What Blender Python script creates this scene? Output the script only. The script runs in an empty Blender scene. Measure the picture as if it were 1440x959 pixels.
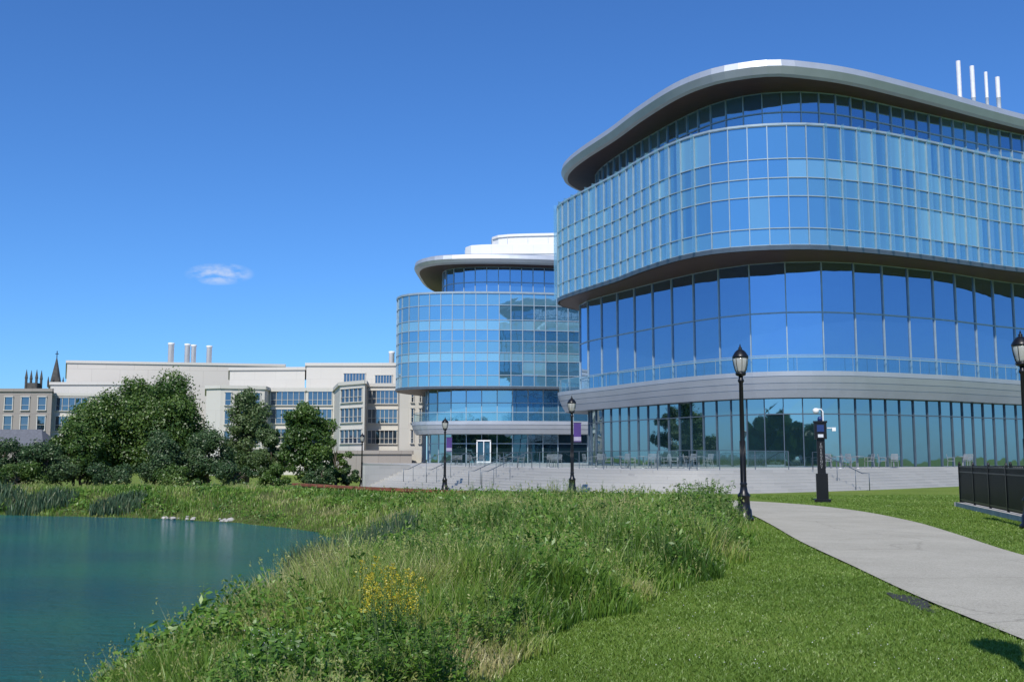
import bpy, math, random
import numpy as np
from mathutils import Vector
random.seed(7); RNG=np.random.default_rng(7)
scene=bpy.context.scene
COL=scene.collection

# ------------------------------------------------------------------ helpers
def link(name,data,parent=None,label=None,cat=None,kind=None,group=None,loc=None,rot=None):
    o=bpy.data.objects.new(name,data); COL.objects.link(o)
    if parent is not None: o.parent=parent
    if label: o["label"]=label
    if cat: o["category"]=cat
    if kind: o["kind"]=kind
    if group: o["group"]=group
    if loc: o.location=loc
    if rot: o.rotation_euler=rot
    return o
def empty(name,**k):
    o=link(name,None,**k); o.empty_display_size=.3; return o

class MB:
    def __init__(s): s.v=[];s.f=[];s.m=[];s.a=[]
    def add(s,vs,fs,m=0,a=.5):
        n=len(s.v); s.v+=[tuple(p) for p in vs]
        for f in fs: s.f.append(tuple(i+n for i in f)); s.m.append(m); s.a.append(a)
    def quad(s,a,b,c,d,m=0,at=.5): s.add([a,b,c,d],[(0,1,2,3)],m,at)
    def box(s,c,sz,rz=0,m=0):
        x,y,z=sz[0]/2,sz[1]/2,sz[2]/2; ca,sa=math.cos(rz),math.sin(rz)
        vs=[(c[0]+ca*i*x-sa*j*y,c[1]+sa*i*x+ca*j*y,c[2]+k*z) for k in(-1,1) for i,j in((-1,-1),(1,-1),(1,1),(-1,1))]
        s.add(vs,[(0,3,2,1),(4,5,6,7),(0,1,5,4),(1,2,6,5),(2,3,7,6),(3,0,4,7)],m)
    def lathe(s,prof,c=(0,0,0),seg=16,m=0):
        vs=[(c[0]+r*math.cos(2*math.pi*i/seg),c[1]+r*math.sin(2*math.pi*i/seg),c[2]+z) for r,z in prof for i in range(seg)]
        fs=[(j*seg+i,j*seg+(i+1)%seg,(j+1)*seg+(i+1)%seg,(j+1)*seg+i) for j in range(len(prof)-1) for i in range(seg)]
        fs.append(tuple(range(seg))[::-1]); fs.append(tuple((len(prof)-1)*seg+i for i in range(seg)))
        s.add(vs,fs,m)
    def tube(s,pts,rad,seg=7,m=0):
        vs=[];n=len(pts)
        for i,p in enumerate(pts):
            p=Vector(p); d=(Vector(pts[min(i+1,n-1)])-Vector(pts[max(i-1,0)])).normalized()
            a=Vector((1,0,0)) if abs(d.x)<.8 else Vector((0,1,0))
            u=d.cross(a).normalized(); w=d.cross(u); r=rad[i] if hasattr(rad,'__len__') else rad
            vs+=[p+r*(math.cos(2*math.pi*k/seg)*u+math.sin(2*math.pi*k/seg)*w) for k in range(seg)]
        fs=[(j*seg+i,(j+1)*seg+i,(j+1)*seg+(i+1)%seg,j*seg+(i+1)%seg) for j in range(n-1) for i in range(seg)]
        fs.append(tuple(range(seg))); fs.append(tuple((n-1)*seg+i for i in range(seg))[::-1])
        s.add(vs,fs,m)
    def sweep(s,path,prof,m=0,closed=False):
        nr=normals(path); k=len(prof)
        vs=[(p[0]+n[0]*o,p[1]+n[1]*o,z) for p,n in zip(path,nr) for o,z in prof]
        kk=k if closed else k-1
        fs=[(i*k+j,(i+1)*k+j,(i+1)*k+(j+1)%k,i*k+(j+1)%k) for i in range(len(path)-1) for j in range(kk)]
        s.add(vs,fs,m)
    def ngon(s,path,z,m=0,up=True):
        vs=[(p[0],p[1],z) for p in path]; f=tuple(range(len(vs)))
        s.add(vs,[f if up else f[::-1]],m)
    def obj(s,name,mats,smooth=False,**k):
        me=bpy.data.meshes.new(name); me.from_pydata(s.v,[],s.f)
        if not isinstance(mats,(list,tuple)): mats=[mats]
        for m in mats: me.materials.append(m)
        me.polygons.foreach_set('material_index',s.m)
        at=me.attributes.new('pane','FLOAT','FACE'); at.data.foreach_set('value',s.a)
        if smooth: me.polygons.foreach_set('use_smooth',[True]*len(s.f))
        me.update(); return link(name,me,**k)

def normals(path):
    n=len(path);out=[]
    for i in range(n):
        a=path[max(i-1,0)];b=path[min(i+1,n-1)]
        tx,ty=b[0]-a[0],b[1]-a[1]; L=math.hypot(tx,ty) or 1
        out.append((ty/L,-tx/L))
    return out
def offset(path,d): return [(p[0]+n[0]*d,p[1]+n[1]*d) for p,n in zip(path,normals(path))]
def smooth(ctrl,step):
    P=[ctrl[0]]+list(ctrl)+[ctrl[-1]];pts=[]
    for i in range(1,len(P)-2):
        p0,p1,p2,p3=P[i-1],P[i],P[i+1],P[i+2]
        for k in range(12):
            t=k/12
            pts.append(tuple(.5*((2*p1[j])+(-p0[j]+p2[j])*t+(2*p0[j]-5*p1[j]+4*p2[j]-p3[j])*t*t+(-p0[j]+3*p1[j]-3*p2[j]+p3[j])*t**3) for j in(0,1)))
    pts.append(tuple(ctrl[-1]))
    d=[0]
    for a,b in zip(pts,pts[1:]): d.append(d[-1]+math.hypot(b[0]-a[0],b[1]-a[1]))
    n=max(2,int(round(d[-1]/step)))
    xs=np.interp(np.linspace(0,d[-1],n+1),d,[p[0] for p in pts]); ys=np.interp(np.linspace(0,d[-1],n+1),d,[p[1] for p in pts])
    return list(zip(xs.tolist(),ys.tolist()))

def fast_mesh(name,V,F,tot,var,mat,**k):
    V=np.nan_to_num(V)
    me=bpy.data.meshes.new(name)
    me.vertices.add(len(V)); me.vertices.foreach_set('co',V.astype(np.float32).ravel())
    me.loops.add(len(F)); me.loops.foreach_set('vertex_index',F.astype(np.int32))
    me.polygons.add(len(tot)); st=np.concatenate([[0],np.cumsum(tot)[:-1]])
    me.polygons.foreach_set('loop_start',st.astype(np.int32)); me.polygons.foreach_set('loop_total',tot.astype(np.int32))
    at=me.attributes.new('var','FLOAT','POINT'); at.data.foreach_set('value',var.astype(np.float32))
    me.materials.append(mat); me.update(calc_edges=True); me.validate()
    return link(name,me,**k)

# ------------------------------------------------------------------ materials
class NT:
    def __init__(s,name):
        s.mat=bpy.data.materials.new(name); s.mat.use_nodes=True; s.t=s.mat.node_tree; s.t.nodes.clear()
        s.out=s.n('ShaderNodeOutputMaterial')
    def n(s,ty,**k):
        nd=s.t.nodes.new(ty)
        for a,b in k.items():
            if hasattr(nd,a): setattr(nd,a,b)
        return nd
    def l(s,a,b): s.t.links.new(a,b)
    def noise(s,scale,detail=4,vec=None,rough=.55):
        nd=s.n('ShaderNodeTexNoise'); nd.inputs['Scale'].default_value=scale; nd.inputs['Detail'].default_value=detail; nd.inputs['Roughness'].default_value=rough
        if vec: s.l(vec,nd.inputs['Vector'])
        return nd
    def ramp(s,fac,stops):
        r=s.n('ShaderNodeValToRGB'); e=r.color_ramp.elements
        while len(e)<len(stops): e.new(.5)
        for q,(p,c) in zip(e,stops): q.position=p; q.color=(*c,1)
        s.l(fac,r.inputs['Fac']); return r
    def coord(s,scale=(1,1,1),kind='Object'):
        tc=s.n('ShaderNodeTexCoord'); mp=s.n('ShaderNodeMapping'); mp.inputs['Scale'].default_value=scale
        s.l(tc.outputs[kind],mp.inputs['Vector']); return mp.outputs['Vector']
    def bump(s,h,strength=.3,dist=.02):
        b=s.n('ShaderNodeBump'); b.inputs['Strength'].default_value=strength; b.inputs['Distance'].default_value=dist; s.l(h,b.inputs['Height']); return b.outputs['Normal']

def pbr(name,col,rough=.6,metal=0,nscale=3,namp=.15,bump=0,spec=.5,vec=(1,1,1)):
    t=NT(name); v=t.coord(vec); ns=t.noise(nscale,5,v)
    c0=tuple(max(0,c*(1-namp)) for c in col); c1=tuple(min(1,c*(1+namp)) for c in col)
    r=t.ramp(ns.outputs['Fac'],[(.3,c0),(.7,c1)]); p=t.n('ShaderNodeBsdfPrincipled')
    t.l(r.outputs['Color'],p.inputs['Base Color']); p.inputs['Roughness'].default_value=rough; p.inputs['Metallic'].default_value=metal
    p.inputs['Specular IOR Level'].default_value=spec
    if bump: t.l(t.bump(ns.outputs['Fac'],bump),p.inputs['Normal'])
    t.l(p.outputs[0],t.out.inputs[0]); return t.mat

def glass(name,body,body2,refl=.45,tint=(.7,.85,1),transp=0.0,rough=.02,wav=.15,pv=-.10):
    t=NT(name); at=t.n('ShaderNodeAttribute'); at.attribute_name='pane'
    r=t.ramp(at.outputs['Fac'],[(0,body),(1,body2)])
    d=t.n('ShaderNodeBsdfDiffuse'); t.l(r.outputs['Color'],d.inputs['Color'])
    g=t.n('ShaderNodeBsdfGlossy'); g.inputs['Color'].default_value=(*tint,1); g.inputs['Roughness'].default_value=rough
    ns=t.noise(.45,2,t.coord()); nm=t.bump(ns.outputs['Fac'],wav,.05); t.l(nm,g.inputs['Normal'])
    fr=t.n('ShaderNodeFresnel'); fr.inputs['IOR'].default_value=1.6
    m=t.n('ShaderNodeMath',operation='MULTIPLY_ADD'); t.l(fr.outputs[0],m.inputs[0]); m.inputs[1].default_value=.9; 
    ad=t.n('ShaderNodeMath',operation='MULTIPLY_ADD'); t.l(at.outputs['Fac'],ad.inputs[0]); ad.inputs[1].default_value=pv; ad.inputs[2].default_value=refl
    t.l(ad.outputs[0],m.inputs[2]); m.use_clamp=True
    base=d
    if transp>0:
        tr=t.n('ShaderNodeBsdfTransparent'); tr.inputs['Color'].default_value=(.50,.68,.88,1)
        mm=t.n('ShaderNodeMixShader'); mm.inputs[0].default_value=transp; t.l(d.outputs[0],mm.inputs[1]); t.l(tr.outputs[0],mm.inputs[2]); base=mm
    mx=t.n('ShaderNodeMixShader'); t.l(m.outputs[0],mx.inputs[0]); t.l(base.outputs[0],mx.inputs[1]); t.l(g.outputs[0],mx.inputs[2])
    t.l(mx.outputs[0],t.out.inputs[0]); return t.mat

def foliage(name,stops,trans=.3):
    t=NT(name); at=t.n('ShaderNodeAttribute'); at.attribute_name='var'
    r=t.ramp(at.outputs['Fac'],stops)
    d=t.n('ShaderNodeBsdfDiffuse'); tr=t.n('ShaderNodeBsdfTranslucent'); g=t.n('ShaderNodeBsdfGlossy'); g.inputs['Roughness'].default_value=.45; g.inputs['Color'].default_value=(.8,.85,.75,1)
    t.l(r.outputs[0],d.inputs[0]); t.l(r.outputs[0],tr.inputs[0])
    m=t.n('ShaderNodeMixShader'); m.inputs[0].default_value=trans; t.l(d.outputs[0],m.inputs[1]); t.l(tr.outputs[0],m.inputs[2])
    m2=t.n('ShaderNodeMixShader'); m2.inputs[0].default_value=.04; t.l(m.outputs[0],m2.inputs[1]); t.l(g.outputs[0],m2.inputs[2])
    t.l(m2.outputs[0],t.out.inputs[0]); return t.mat

M={}
M['tall']=glass('tall_glass',(.010,.028,.075),(.022,.055,.120),.54,(.48,.66,.92),.12,pv=-.10)
M['vision']=glass('vision_glass',(.03,.11,.19),(.08,.20,.30),.46,(.62,.84,1.0),pv=-.12)
M['blind']=glass('blind_glass',(.13,.29,.37),(.22,.41,.48),.38,(.68,.90,1.0))
M['spandrel']=glass('spandrel_glass',(.06,.17,.24),(.11,.25,.32),.42,(.64,.86,1.0))
M['lower']=glass('lower_glass',(.008,.024,.032),(.020,.05,.062),.48,(.66,.85,.97),.12)
M['top']=glass('top_glass',(.012,.04,.10),(.05,.13,.22),.46,(.54,.76,1.0))
M['winglass']=glass('window_glass',(.01,.015,.025),(.05,.08,.12),.22,(.6,.75,.95))
M['mullion']=pbr('mullion_metal',(.34,.42,.47),.4,.3,2,.1)
M['mulldark']=pbr('dark_mullion',(.10,.13,.16),.4,.4,2,.1)
def fin_mat():
    t=NT('fin_glass'); tr=t.n('ShaderNodeBsdfTransparent'); tr.inputs[0].default_value=(.82,.94,.97,1)
    d=t.n('ShaderNodeBsdfDiffuse'); d.inputs[0].default_value=(.34,.56,.62,1)
    g=t.n('ShaderNodeBsdfGlossy'); g.inputs[0].default_value=(.75,.9,1,1); g.inputs[1].default_value=.05
    a=t.n('ShaderNodeMixShader'); a.inputs[0].default_value=.22; t.l(tr.outputs[0],a.inputs[1]); t.l(d.outputs[0],a.inputs[2])
    b=t.n('ShaderNodeMixShader'); b.inputs[0].default_value=.2; t.l(a.outputs[0],b.inputs[1]); t.l(g.outputs[0],b.inputs[2]); t.l(b.outputs[0],t.out.inputs[0]); return t.mat
M['fin']=fin_mat()
def rail_mat():
    t=NT('railing_glass'); tr=t.n('ShaderNodeBsdfTransparent'); tr.inputs[0].default_value=(.85,.94,.95,1)
    g=t.n('ShaderNodeBsdfGlossy'); g.inputs[0].default_value=(.8,.92,1,1); g.inputs[1].default_value=.03
    b=t.n('ShaderNodeMixShader'); b.inputs[0].default_value=.15; t.l(tr.outputs[0],b.inputs[1]); t.l(g.outputs[0],b.inputs[2]); t.l(b.outputs[0],t.out.inputs[0]); return t.mat
M['rail']=rail_mat()
M['silver']=pbr('silver_fascia',(.45,.48,.525),.5,.45,.6,.06)
M['wood']=pbr('dark_wood_soffit',(.065,.030,.019),.5,0,1.2,.3,vec=(1,6,1))
M['deck']=pbr('roof_membrane',(.35,.35,.35),.8,0)
M['interior']=pbr('interior_plaster',(.20,.24,.30),.8,0)
M['intdark']=pbr('interior_dark',(.05,.06,.07),.8,0)
M['white']=pbr('white_panel',(.78,.78,.77),.5,.0,1,.03)
M['black']=pbr('black_paint',(.010,.010,.011),.35,.2,8,.2)
M['steel']=pbr('brushed_steel',(.66,.67,.69),.5,.2,3,.08)
M['bark']=pbr('bark',(.09,.07,.05),.9,0,6,.3,.5)
M['rust']=pbr('rusted_steel',(.22,.075,.038),.8,.1,1.5,.35,.3)
M['rock']=pbr('pale_rock',(.42,.40,.36),.85,0,4,.2,.4)
M['slate']=pbr('slate_roof',(.12,.125,.14),.7,0,3,.2)
M['spire']=pbr('spire_stone',(.07,.065,.06),.8,0,2,.3)
M['purple']=pbr('purple_banner',(.060,.028,.17),.7,0)
M['pale']=pbr('pale_fabric',(.35,.32,.42),.7,0)
M['blue']=pbr('blue_panel',(.015,.04,.15),.4,0)
M['letter']=pbr('white_letter',(.30,.30,.30),.5,0)
M['chair']=pbr('aluminium_chair',(.28,.29,.30),.45,.3)
M['patch']=pbr('dark_mottled',(.035,.037,.028),.9,0,12,.5,.5)

def panel_mat(name,col,w,h,mortar,msize=.012,amp=.06,rough=.8):
    t=NT(name); tc=t.n('ShaderNodeTexCoord'); sp=t.n('ShaderNodeSeparateXYZ'); t.l(tc.outputs['Object'],sp.inputs[0])
    ad=t.n('ShaderNodeMath',operation='ADD'); t.l(sp.outputs[0],ad.inputs[0])
    mu=t.n('ShaderNodeMath',operation='MULTIPLY'); t.l(sp.outputs[1],mu.inputs[0]); mu.inputs[1].default_value=.8; t.l(mu.outputs[0],ad.inputs[1])
    cb=t.n('ShaderNodeCombineXYZ'); t.l(ad.outputs[0],cb.inputs[0]); t.l(sp.outputs[2],cb.inputs[1])
    b=t.n('ShaderNodeTexBrick'); t.l(cb.outputs[0],b.inputs['Vector']); b.inputs['Scale'].default_value=1
    b.inputs['Brick Width'].default_value=w; b.inputs['Row Height'].default_value=h; b.inputs['Mortar Size'].default_value=msize
    b.inputs['Color1'].default_value=(*[c*(1-amp) for c in col],1); b.inputs['Color2'].default_value=(*[c*(1+amp) for c in col],1); b.inputs['Mortar'].default_value=(*mortar,1)
    ns=t.noise(.7,6); mx=t.n('ShaderNodeMixRGB'); mx.blend_type='MULTIPLY'; mx.inputs[0].default_value=.3
    r=t.ramp(ns.outputs['Fac'],[(.3,(.72,.72,.72)),(.7,(1,1,1))]); t.l(b.outputs[0],mx.inputs[1]); t.l(r.outputs[0],mx.inputs[2])
    p=t.n('ShaderNodeBsdfPrincipled'); p.inputs['Roughness'].default_value=rough; t.l(mx.outputs[0],p.inputs['Base Color']); t.l(p.outputs[0],t.out.inputs[0]); return t.mat
M['cream']=panel_mat('cream_concrete',(.58,.555,.50),3.4,3.0,(.48,.46,.41),.02,.02)
M['taupe']=panel_mat('taupe_concrete',(.30,.27,.24),3.0,3.0,(.22,.19,.17),.03,.03)
M['pinkish']=panel_mat('pinkish_concrete',(.57,.53,.47),6.0,3.2,(.44,.40,.35),.04,.02)
M['stone']=panel_mat('step_stone',(.43,.42,.39),1.3,.45,(.36,.35,.33),.010,.05)
M['paving']=pbr('terrace_paving',(.40,.39,.36),.8,0,1.5,.12)

# ------------------------------------------------------------------ terrain functions
SHORE=[(-5.2,-60),(-5.6,8),(-5.8,12),(-5.6,15.5),(-5.1,20),(-4.6,25),(-4.9,30),(-5.6,35),(-6.9,40.5),(-8.8,45.2),(-13.8,51.5),(-20,55.5),(-29,58.5),(-60,61),(-170,62),(-170,-60)]
def shore_d(x,y):
    x=np.asarray(x,float);y=np.asarray(y,float); d=np.full(x.shape,1e9); ins=np.zeros(x.shape,bool); n=len(SHORE)
    for i in range(n):
        ax,ay=SHORE[i];bx,by=SHORE[(i+1)%n]; dx,dy=bx-ax,by-ay
        t=np.clip(((x-ax)*dx+(y-ay)*dy)/(dx*dx+dy*dy),0,1)
        d=np.minimum(d,np.hypot(x-ax-t*dx,y-ay-t*dy))
        c=((ay>y)!=(by>y))&(x<(bx-ax)*(y-ay)/((by-ay) if by!=ay else 1e-9)+ax); ins^=c
    return np.where(ins,-d,d)
def sstep(t): t=np.clip(t,0,1); return t*t*(3-2*t)
def H(x,y):
    x=np.asarray(x,float);y=np.asarray(y,float)
    base=-.85*sstep((y-46)/46)*sstep((14-x)/14)
    d=shore_d(x,y)+.25*np.sin(x*2.1+y*1.3)*np.sin(y*.9)
    wob=.10*np.sin(x*1.7+y*.6)*np.sin(y*1.1-x*.4)*np.clip(1-np.abs(d-3)/3,0,1)
    bank=-1.62+(base+1.62)*np.clip(np.sin(np.clip(d/5.4,0,1)*math.pi/2),0,1)**1.15
    return np.where(d>0,bank+wob,-1.62-np.clip(-d,0,6)*.3)
h1=lambda x,y: float(H(np.array([x]),np.array([y]))[0])

PL=[(4.0,-14),(4.2,-4),(4.4,4),(4.6,8),(4.87,12.4),(5.3,16.4),(5.8,21),(6.5,26),(7.1,31),(7.2,35),(6.2,39),(3.4,42.5),(-1.5,46.5),(-6,53),(-11.5,61.5),(-17.5,70),(-28,77),(-48,82),(-80,86)]
PR=[(7.2,-14),(7.5,-4),(7.8,4),(8.0,8),(8.3,13),(8.8,18),(9.8,23),(10.6,27.5),(11,33),(10.4,38),(8.2,42.0),(5.2,44.8),(0.6,48.8),(-3.8,55.2),(-9.3,63.8),(-16,73),(-27,80.5),(-48,86),(-80,90)]
def resamp(p,n):
    q=smooth(p,.5); d=[0]
    for a,b in zip(q,q[1:]): d.append(d[-1]+math.hypot(b[0]-a[0],b[1]-a[1]))
    s=np.linspace(0,d[-1],n); return np.interp(s,d,[a[0] for a in q]),np.interp(s,d,[a[1] for a in q])
def edge_x(y):
    y=np.asarray(y,float)
    ys=[-20,0,5,7.9,9.7,12,15.9,20.4,24,30,34,36.5]; xs=[-3.5,-2.6,-1.1,-.15,.35,1.5,3.4,4.7,5.5,6.5,6.7,6.4]
    return np.interp(y,ys,xs)+.13*np.sin(y*2.3)*(y<28)+.08*np.sin(y*5.7)*(y<28)
plx=np.array([p[0] for p in PL[9:]][::-1]); ply=np.array([p[1] for p in PL[9:]][::-1])
def in_meadow(x,y):
    d=shore_d(x,y)
    near=(y<=36)&(x<edge_x(y))
    pathy=np.interp(x,plx,ply)
    far=(y>36)&(y<pathy-.5)&(x<6.3)
    strip=(x<-14)&(y>56)&(y<pathy-.5)
    return (d>-.15)&(near|far|strip)

# ------------------------------------------------------------------ ground
def axis(a,b,step,far):
    c=list(np.arange(a,b+1e-6,step)); s=step
    lo=[a];
    while lo[-1]>-far: s*=1.25; lo.append(lo[-1]-s)
    s=step; hi=[b]
    while hi[-1]<far: s*=1.25; hi.append(hi[-1]+s)
    return np.array(lo[:0:-1]+c+hi[1:])
gx=axis(-34,26,.4,2500); gy=axis(-6,90,.45,2500)
GX,GY=np.meshgrid(gx,gy); gz=H(GX.ravel(),GY.ravel())
nx,ny=len(gx),len(gy)
idx=np.arange(nx*ny).reshape(ny,nx)
F=np.stack([idx[:-1,:-1],idx[:-1,1:],idx[1:,1:],idx[1:,:-1]],-1).reshape(-1)
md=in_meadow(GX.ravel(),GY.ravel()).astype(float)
V=np.stack([GX.ravel(),GY.ravel(),gz],1)
t=NT('ground_turf'); v=t.coord()
n1=t.noise(.35,6,v); n2=t.noise(9,6,v,.7); n3=t.noise(60,3,v,.7)
r1=t.ramp(n1.outputs['Fac'],[(.3,(.14,.21,.038)),(.55,(.18,.25,.050)),(.75,(.25,.28,.080))])
r2=t.ramp(n2.outputs['Fac'],[(.3,(.62,.66,.6)),(.7,(1.2,1.15,1.1))])
r3=t.ramp(n3.outputs['Fac'],[(.3,(.6,.6,.6)),(.7,(1.3,1.3,1.3))])
m1=t.n('ShaderNodeMixRGB',blend_type='MULTIPLY'); m1.inputs[0].default_value=1; t.l(r1.outputs[0],m1.inputs[1]); t.l(r2.outputs[0],m1.inputs[2])
m2=t.n('ShaderNodeMixRGB',blend_type='MULTIPLY'); m2.inputs[0].default_value=.8; t.l(m1.outputs[0],m2.inputs[1]); t.l(r3.outputs[0],m2.inputs[2])
at=t.n('ShaderNodeAttribute'); at.attribute_name='var'
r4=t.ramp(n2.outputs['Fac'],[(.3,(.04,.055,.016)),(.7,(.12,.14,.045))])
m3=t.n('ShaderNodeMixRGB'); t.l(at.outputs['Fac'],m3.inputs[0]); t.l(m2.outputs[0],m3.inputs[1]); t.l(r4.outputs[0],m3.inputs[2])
p=t.n('ShaderNodeBsdfPrincipled'); p.inputs['Roughness'].default_value=.9; p.inputs['Specular IOR Level'].default_value=.1
t.l(m3.outputs[0],p.inputs['Base Color']); t.l(t.bump(n3.outputs['Fac'],.6,.03),p.inputs['Normal']); t.l(p.outputs[0],t.out.inputs[0])
M['turf']=t.mat
fast_mesh('ground',V,F,np.full((nx-1)*(ny-1),4),md,M['turf'],kind='structure',label='grassy ground with sloping lagoon bank')

# path
n=220; ax,ay=resamp(PL,n); bx,by=resamp(PR,n); K=9
mb=MB(); vs=[]
for i in range(n):
    for j in range(K):
        f=j/(K-1); x=ax[i]*(1-f)+bx[i]*f; y=ay[i]*(1-f)+by[i]*f; vs.append((x,y,h1(x,y)+.03))
mb.add(vs,[(i*K+j,i*K+j+1,(i+1)*K+j+1,(i+1)*K+j) for i in range(n-1) for j in range(K-1)])
t=NT('path_concrete'); v=t.coord(); a=t.noise(.6,8,v,.65); b=t.noise(45,4,v,.85); c=t.n('ShaderNodeTexVoronoi'); c.feature='DISTANCE_TO_EDGE'; c.inputs['Scale'].default_value=.33
nz=t.noise(1.5,4,v); mxv=t.n('ShaderNodeMixRGB'); mxv.inputs[0].default_value=.25; t.l(v,mxv.inputs[1]); t.l(nz.outputs['Color'],mxv.inputs[2]); t.l(mxv.outputs[0],c.inputs['Vector'])
ra=t.ramp(a.outputs['Fac'],[(.3,(.40,.375,.30)),(.7,(.50,.47,.38))]); rb=t.ramp(b.outputs['Fac'],[(.3,(.58,.58,.58)),(.7,(1.2,1.2,1.2))]); rc=t.ramp(c.outputs[0],[(0,(.74,.74,.74)),(.005,(1,1,1))])
q=t.n('ShaderNodeMixRGB',blend_type='MULTIPLY'); q.inputs[0].default_value=1; t.l(ra.outputs[0],q.inputs[1]); t.l(rb.outputs[0],q.inputs[2])
q2=t.n('ShaderNodeMixRGB',blend_type='MULTIPLY'); q2.inputs[0].default_value=1; t.l(q.outputs[0],q2.inputs[1]); t.l(rc.outputs[0],q2.inputs[2])
p=t.n('ShaderNodeBsdfPrincipled'); p.inputs['Roughness'].default_value=.9; p.inputs['Specular IOR Level'].default_value=.2; t.l(q2.outputs[0],p.inputs['Base Color']); t.l(t.bump(b.outputs['Fac'],.4,.01),p.inputs['Normal']); t.l(p.outputs[0],t.out.inputs[0])
mb.obj('path',t.mat,kind='structure',label='curving grey concrete footpath')

# water
mb=MB(); mb.quad((-170,-62,-1.5),(-3,-62,-1.5),(-3,64,-1.5),(-170,64,-1.5))
t=NT('lagoon_water'); v=t.coord((1,2.2,1)); a=t.noise(1.8,5,v,.65); b=t.noise(9,4,v,.6); c=t.noise(.06,3,v)
ad=t.n('ShaderNodeMath',operation='MULTIPLY_ADD'); t.l(b.outputs['Fac'],ad.inputs[0]); ad.inputs[1].default_value=.35; t.l(a.outputs['Fac'],ad.inputs[2])
nm=t.bump(ad.outputs[0],1.0,.6)
r=t.ramp(c.outputs['Fac'],[(.35,(.010,.115,.150)),(.65,(.020,.175,.150))])
p=t.n('ShaderNodeBsdfPrincipled'); t.l(r.outputs[0],p.inputs['Base Color']); p.inputs['Roughness'].default_value=.08; p.inputs['IOR'].default_value=1.4; t.l(nm,p.inputs['Normal']); t.l(p.outputs[0],t.out.inputs[0])
mb.obj('water',t.mat,kind='structure',label='teal rippled lagoon water')

# ------------------------------------------------------------------ terrace with steps
TF=[(-10.4,80.5),(-7.2,76.5),(-3.6,69.5),(0,60.5),(3.4,53.6),(6.4,50.4),(9.6,49.2),(13.2,50.8),(20.6,56.6),(27,62.5),(35,69),(50,76),(64,80)]
tf=smooth(TF,1.0); TZ=1.08; RISE=.15; TREAD=.42
top=offset(tf,-7*TREAD)
prof=[]; z=TZ; o=0
for i in range(11): prof+=[(o,z),(o,z-RISE)]; z-=RISE; o+=TREAD
terr=empty('stone_terrace',label='wide grey stone terrace with long curved steps',cat='terrace')
mb=MB(); mb.sweep(top,prof); mb.obj('terrace_step',M['stone'],parent=terr,kind='stuff')
mb=MB(); mb.ngon(top+[(64,170),(-24,170),(-19,130),(-14.5,104)],TZ); mb.obj('terrace_floor',M['paving'],parent=terr)
nn0=normals(top)[0]; e0=top[0]; e1=(e0[0]+nn0[0]*4.3,e0[1]+nn0[1]*4.3)
mb=MB(); cx,cy=(e0[0]+e1[0])/2,(e0[1]+e1[1])/2; mb.box((cx,cy,-.05),(4.3,.35,2.5-.1),math.atan2(nn0[1],nn0[0]))
sd=[e0,(-14.5,104),(-19,130),(-24,170)]
for a,b in zip(sd,sd[1:]): mb.quad((a[0],a[1],-1.5),(b[0],b[1],-1.5),(b[0],b[1],TZ+.1),(a[0],a[1],TZ+.1))
mb.obj('end_wall',M['stone'],parent=terr)

# ------------------------------------------------------------------ curtain wall builder
def building(root,levels,mats,maxind=96):
    quads=[]; frames=MB()
    for curve,rows,prio,mw,skip,hor,fm in levels:
        nr=normals(curve)
        for (z0,z1,choice) in rows:
            run=0
            for i in range(len(curve)-1):
                a,b=curve[i],curve[i+1]
                if run<=0:
                    cm=random.choices([c[0] for c in choice],[c[1] for c in choice])[0]; run=random.choice([1,1,2,3,5]); sh=random.random()
                run-=1
                j=lambda: random.uniform(-.004,.004)
                q=[(a[0]+nr[i][0]*j(),a[1]+nr[i][1]*j(),z0),(b[0]+nr[i+1][0]*j(),b[1]+nr[i+1][1]*j(),z0),(b[0]+nr[i+1][0]*j(),b[1]+nr[i+1][1]*j(),z1),(a[0]+nr[i][0]*j(),a[1]+nr[i][1]*j(),z1)]
                vis = nr[i][1]<.25 and a[0]<42
                quads.append((prio if vis else -1,q,cm,.5*sh+.5*random.random()))
        zs=[r[0] for r in rows]+[rows[-1][1]]
        for i,(c,nn) in enumerate(zip(curve,nr)):
            if i%skip: continue
            ang=math.atan2(nn[1],nn[0])
            frames.box((c[0]+nn[0]*.03,c[1]+nn[1]*.03,(zs[0]+zs[-1])/2),(.14,mw,zs[-1]-zs[0]),ang,fm)
        for z in zs:
            frames.sweep(curve,[(-.02,z-hor/2),(.085,z-hor/2),(.085,z+hor/2),(-.02,z+hor/2)],fm,closed=True)
    quads.sort(key=lambda q:-q[0])
    rest=MB(); names=list(mats)
    for k,(pr,q,cm,at) in enumerate(quads):
        if k<maxind and pr>0:
            m=MB(); m.quad(*q,0,at); m.obj('window_pane',M[cm],parent=root)
        else: rest.quad(*q,names.index(cm),at)
    rest.obj('window_pane',[M[x] for x in names],parent=root,kind='stuff')
    return frames

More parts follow.
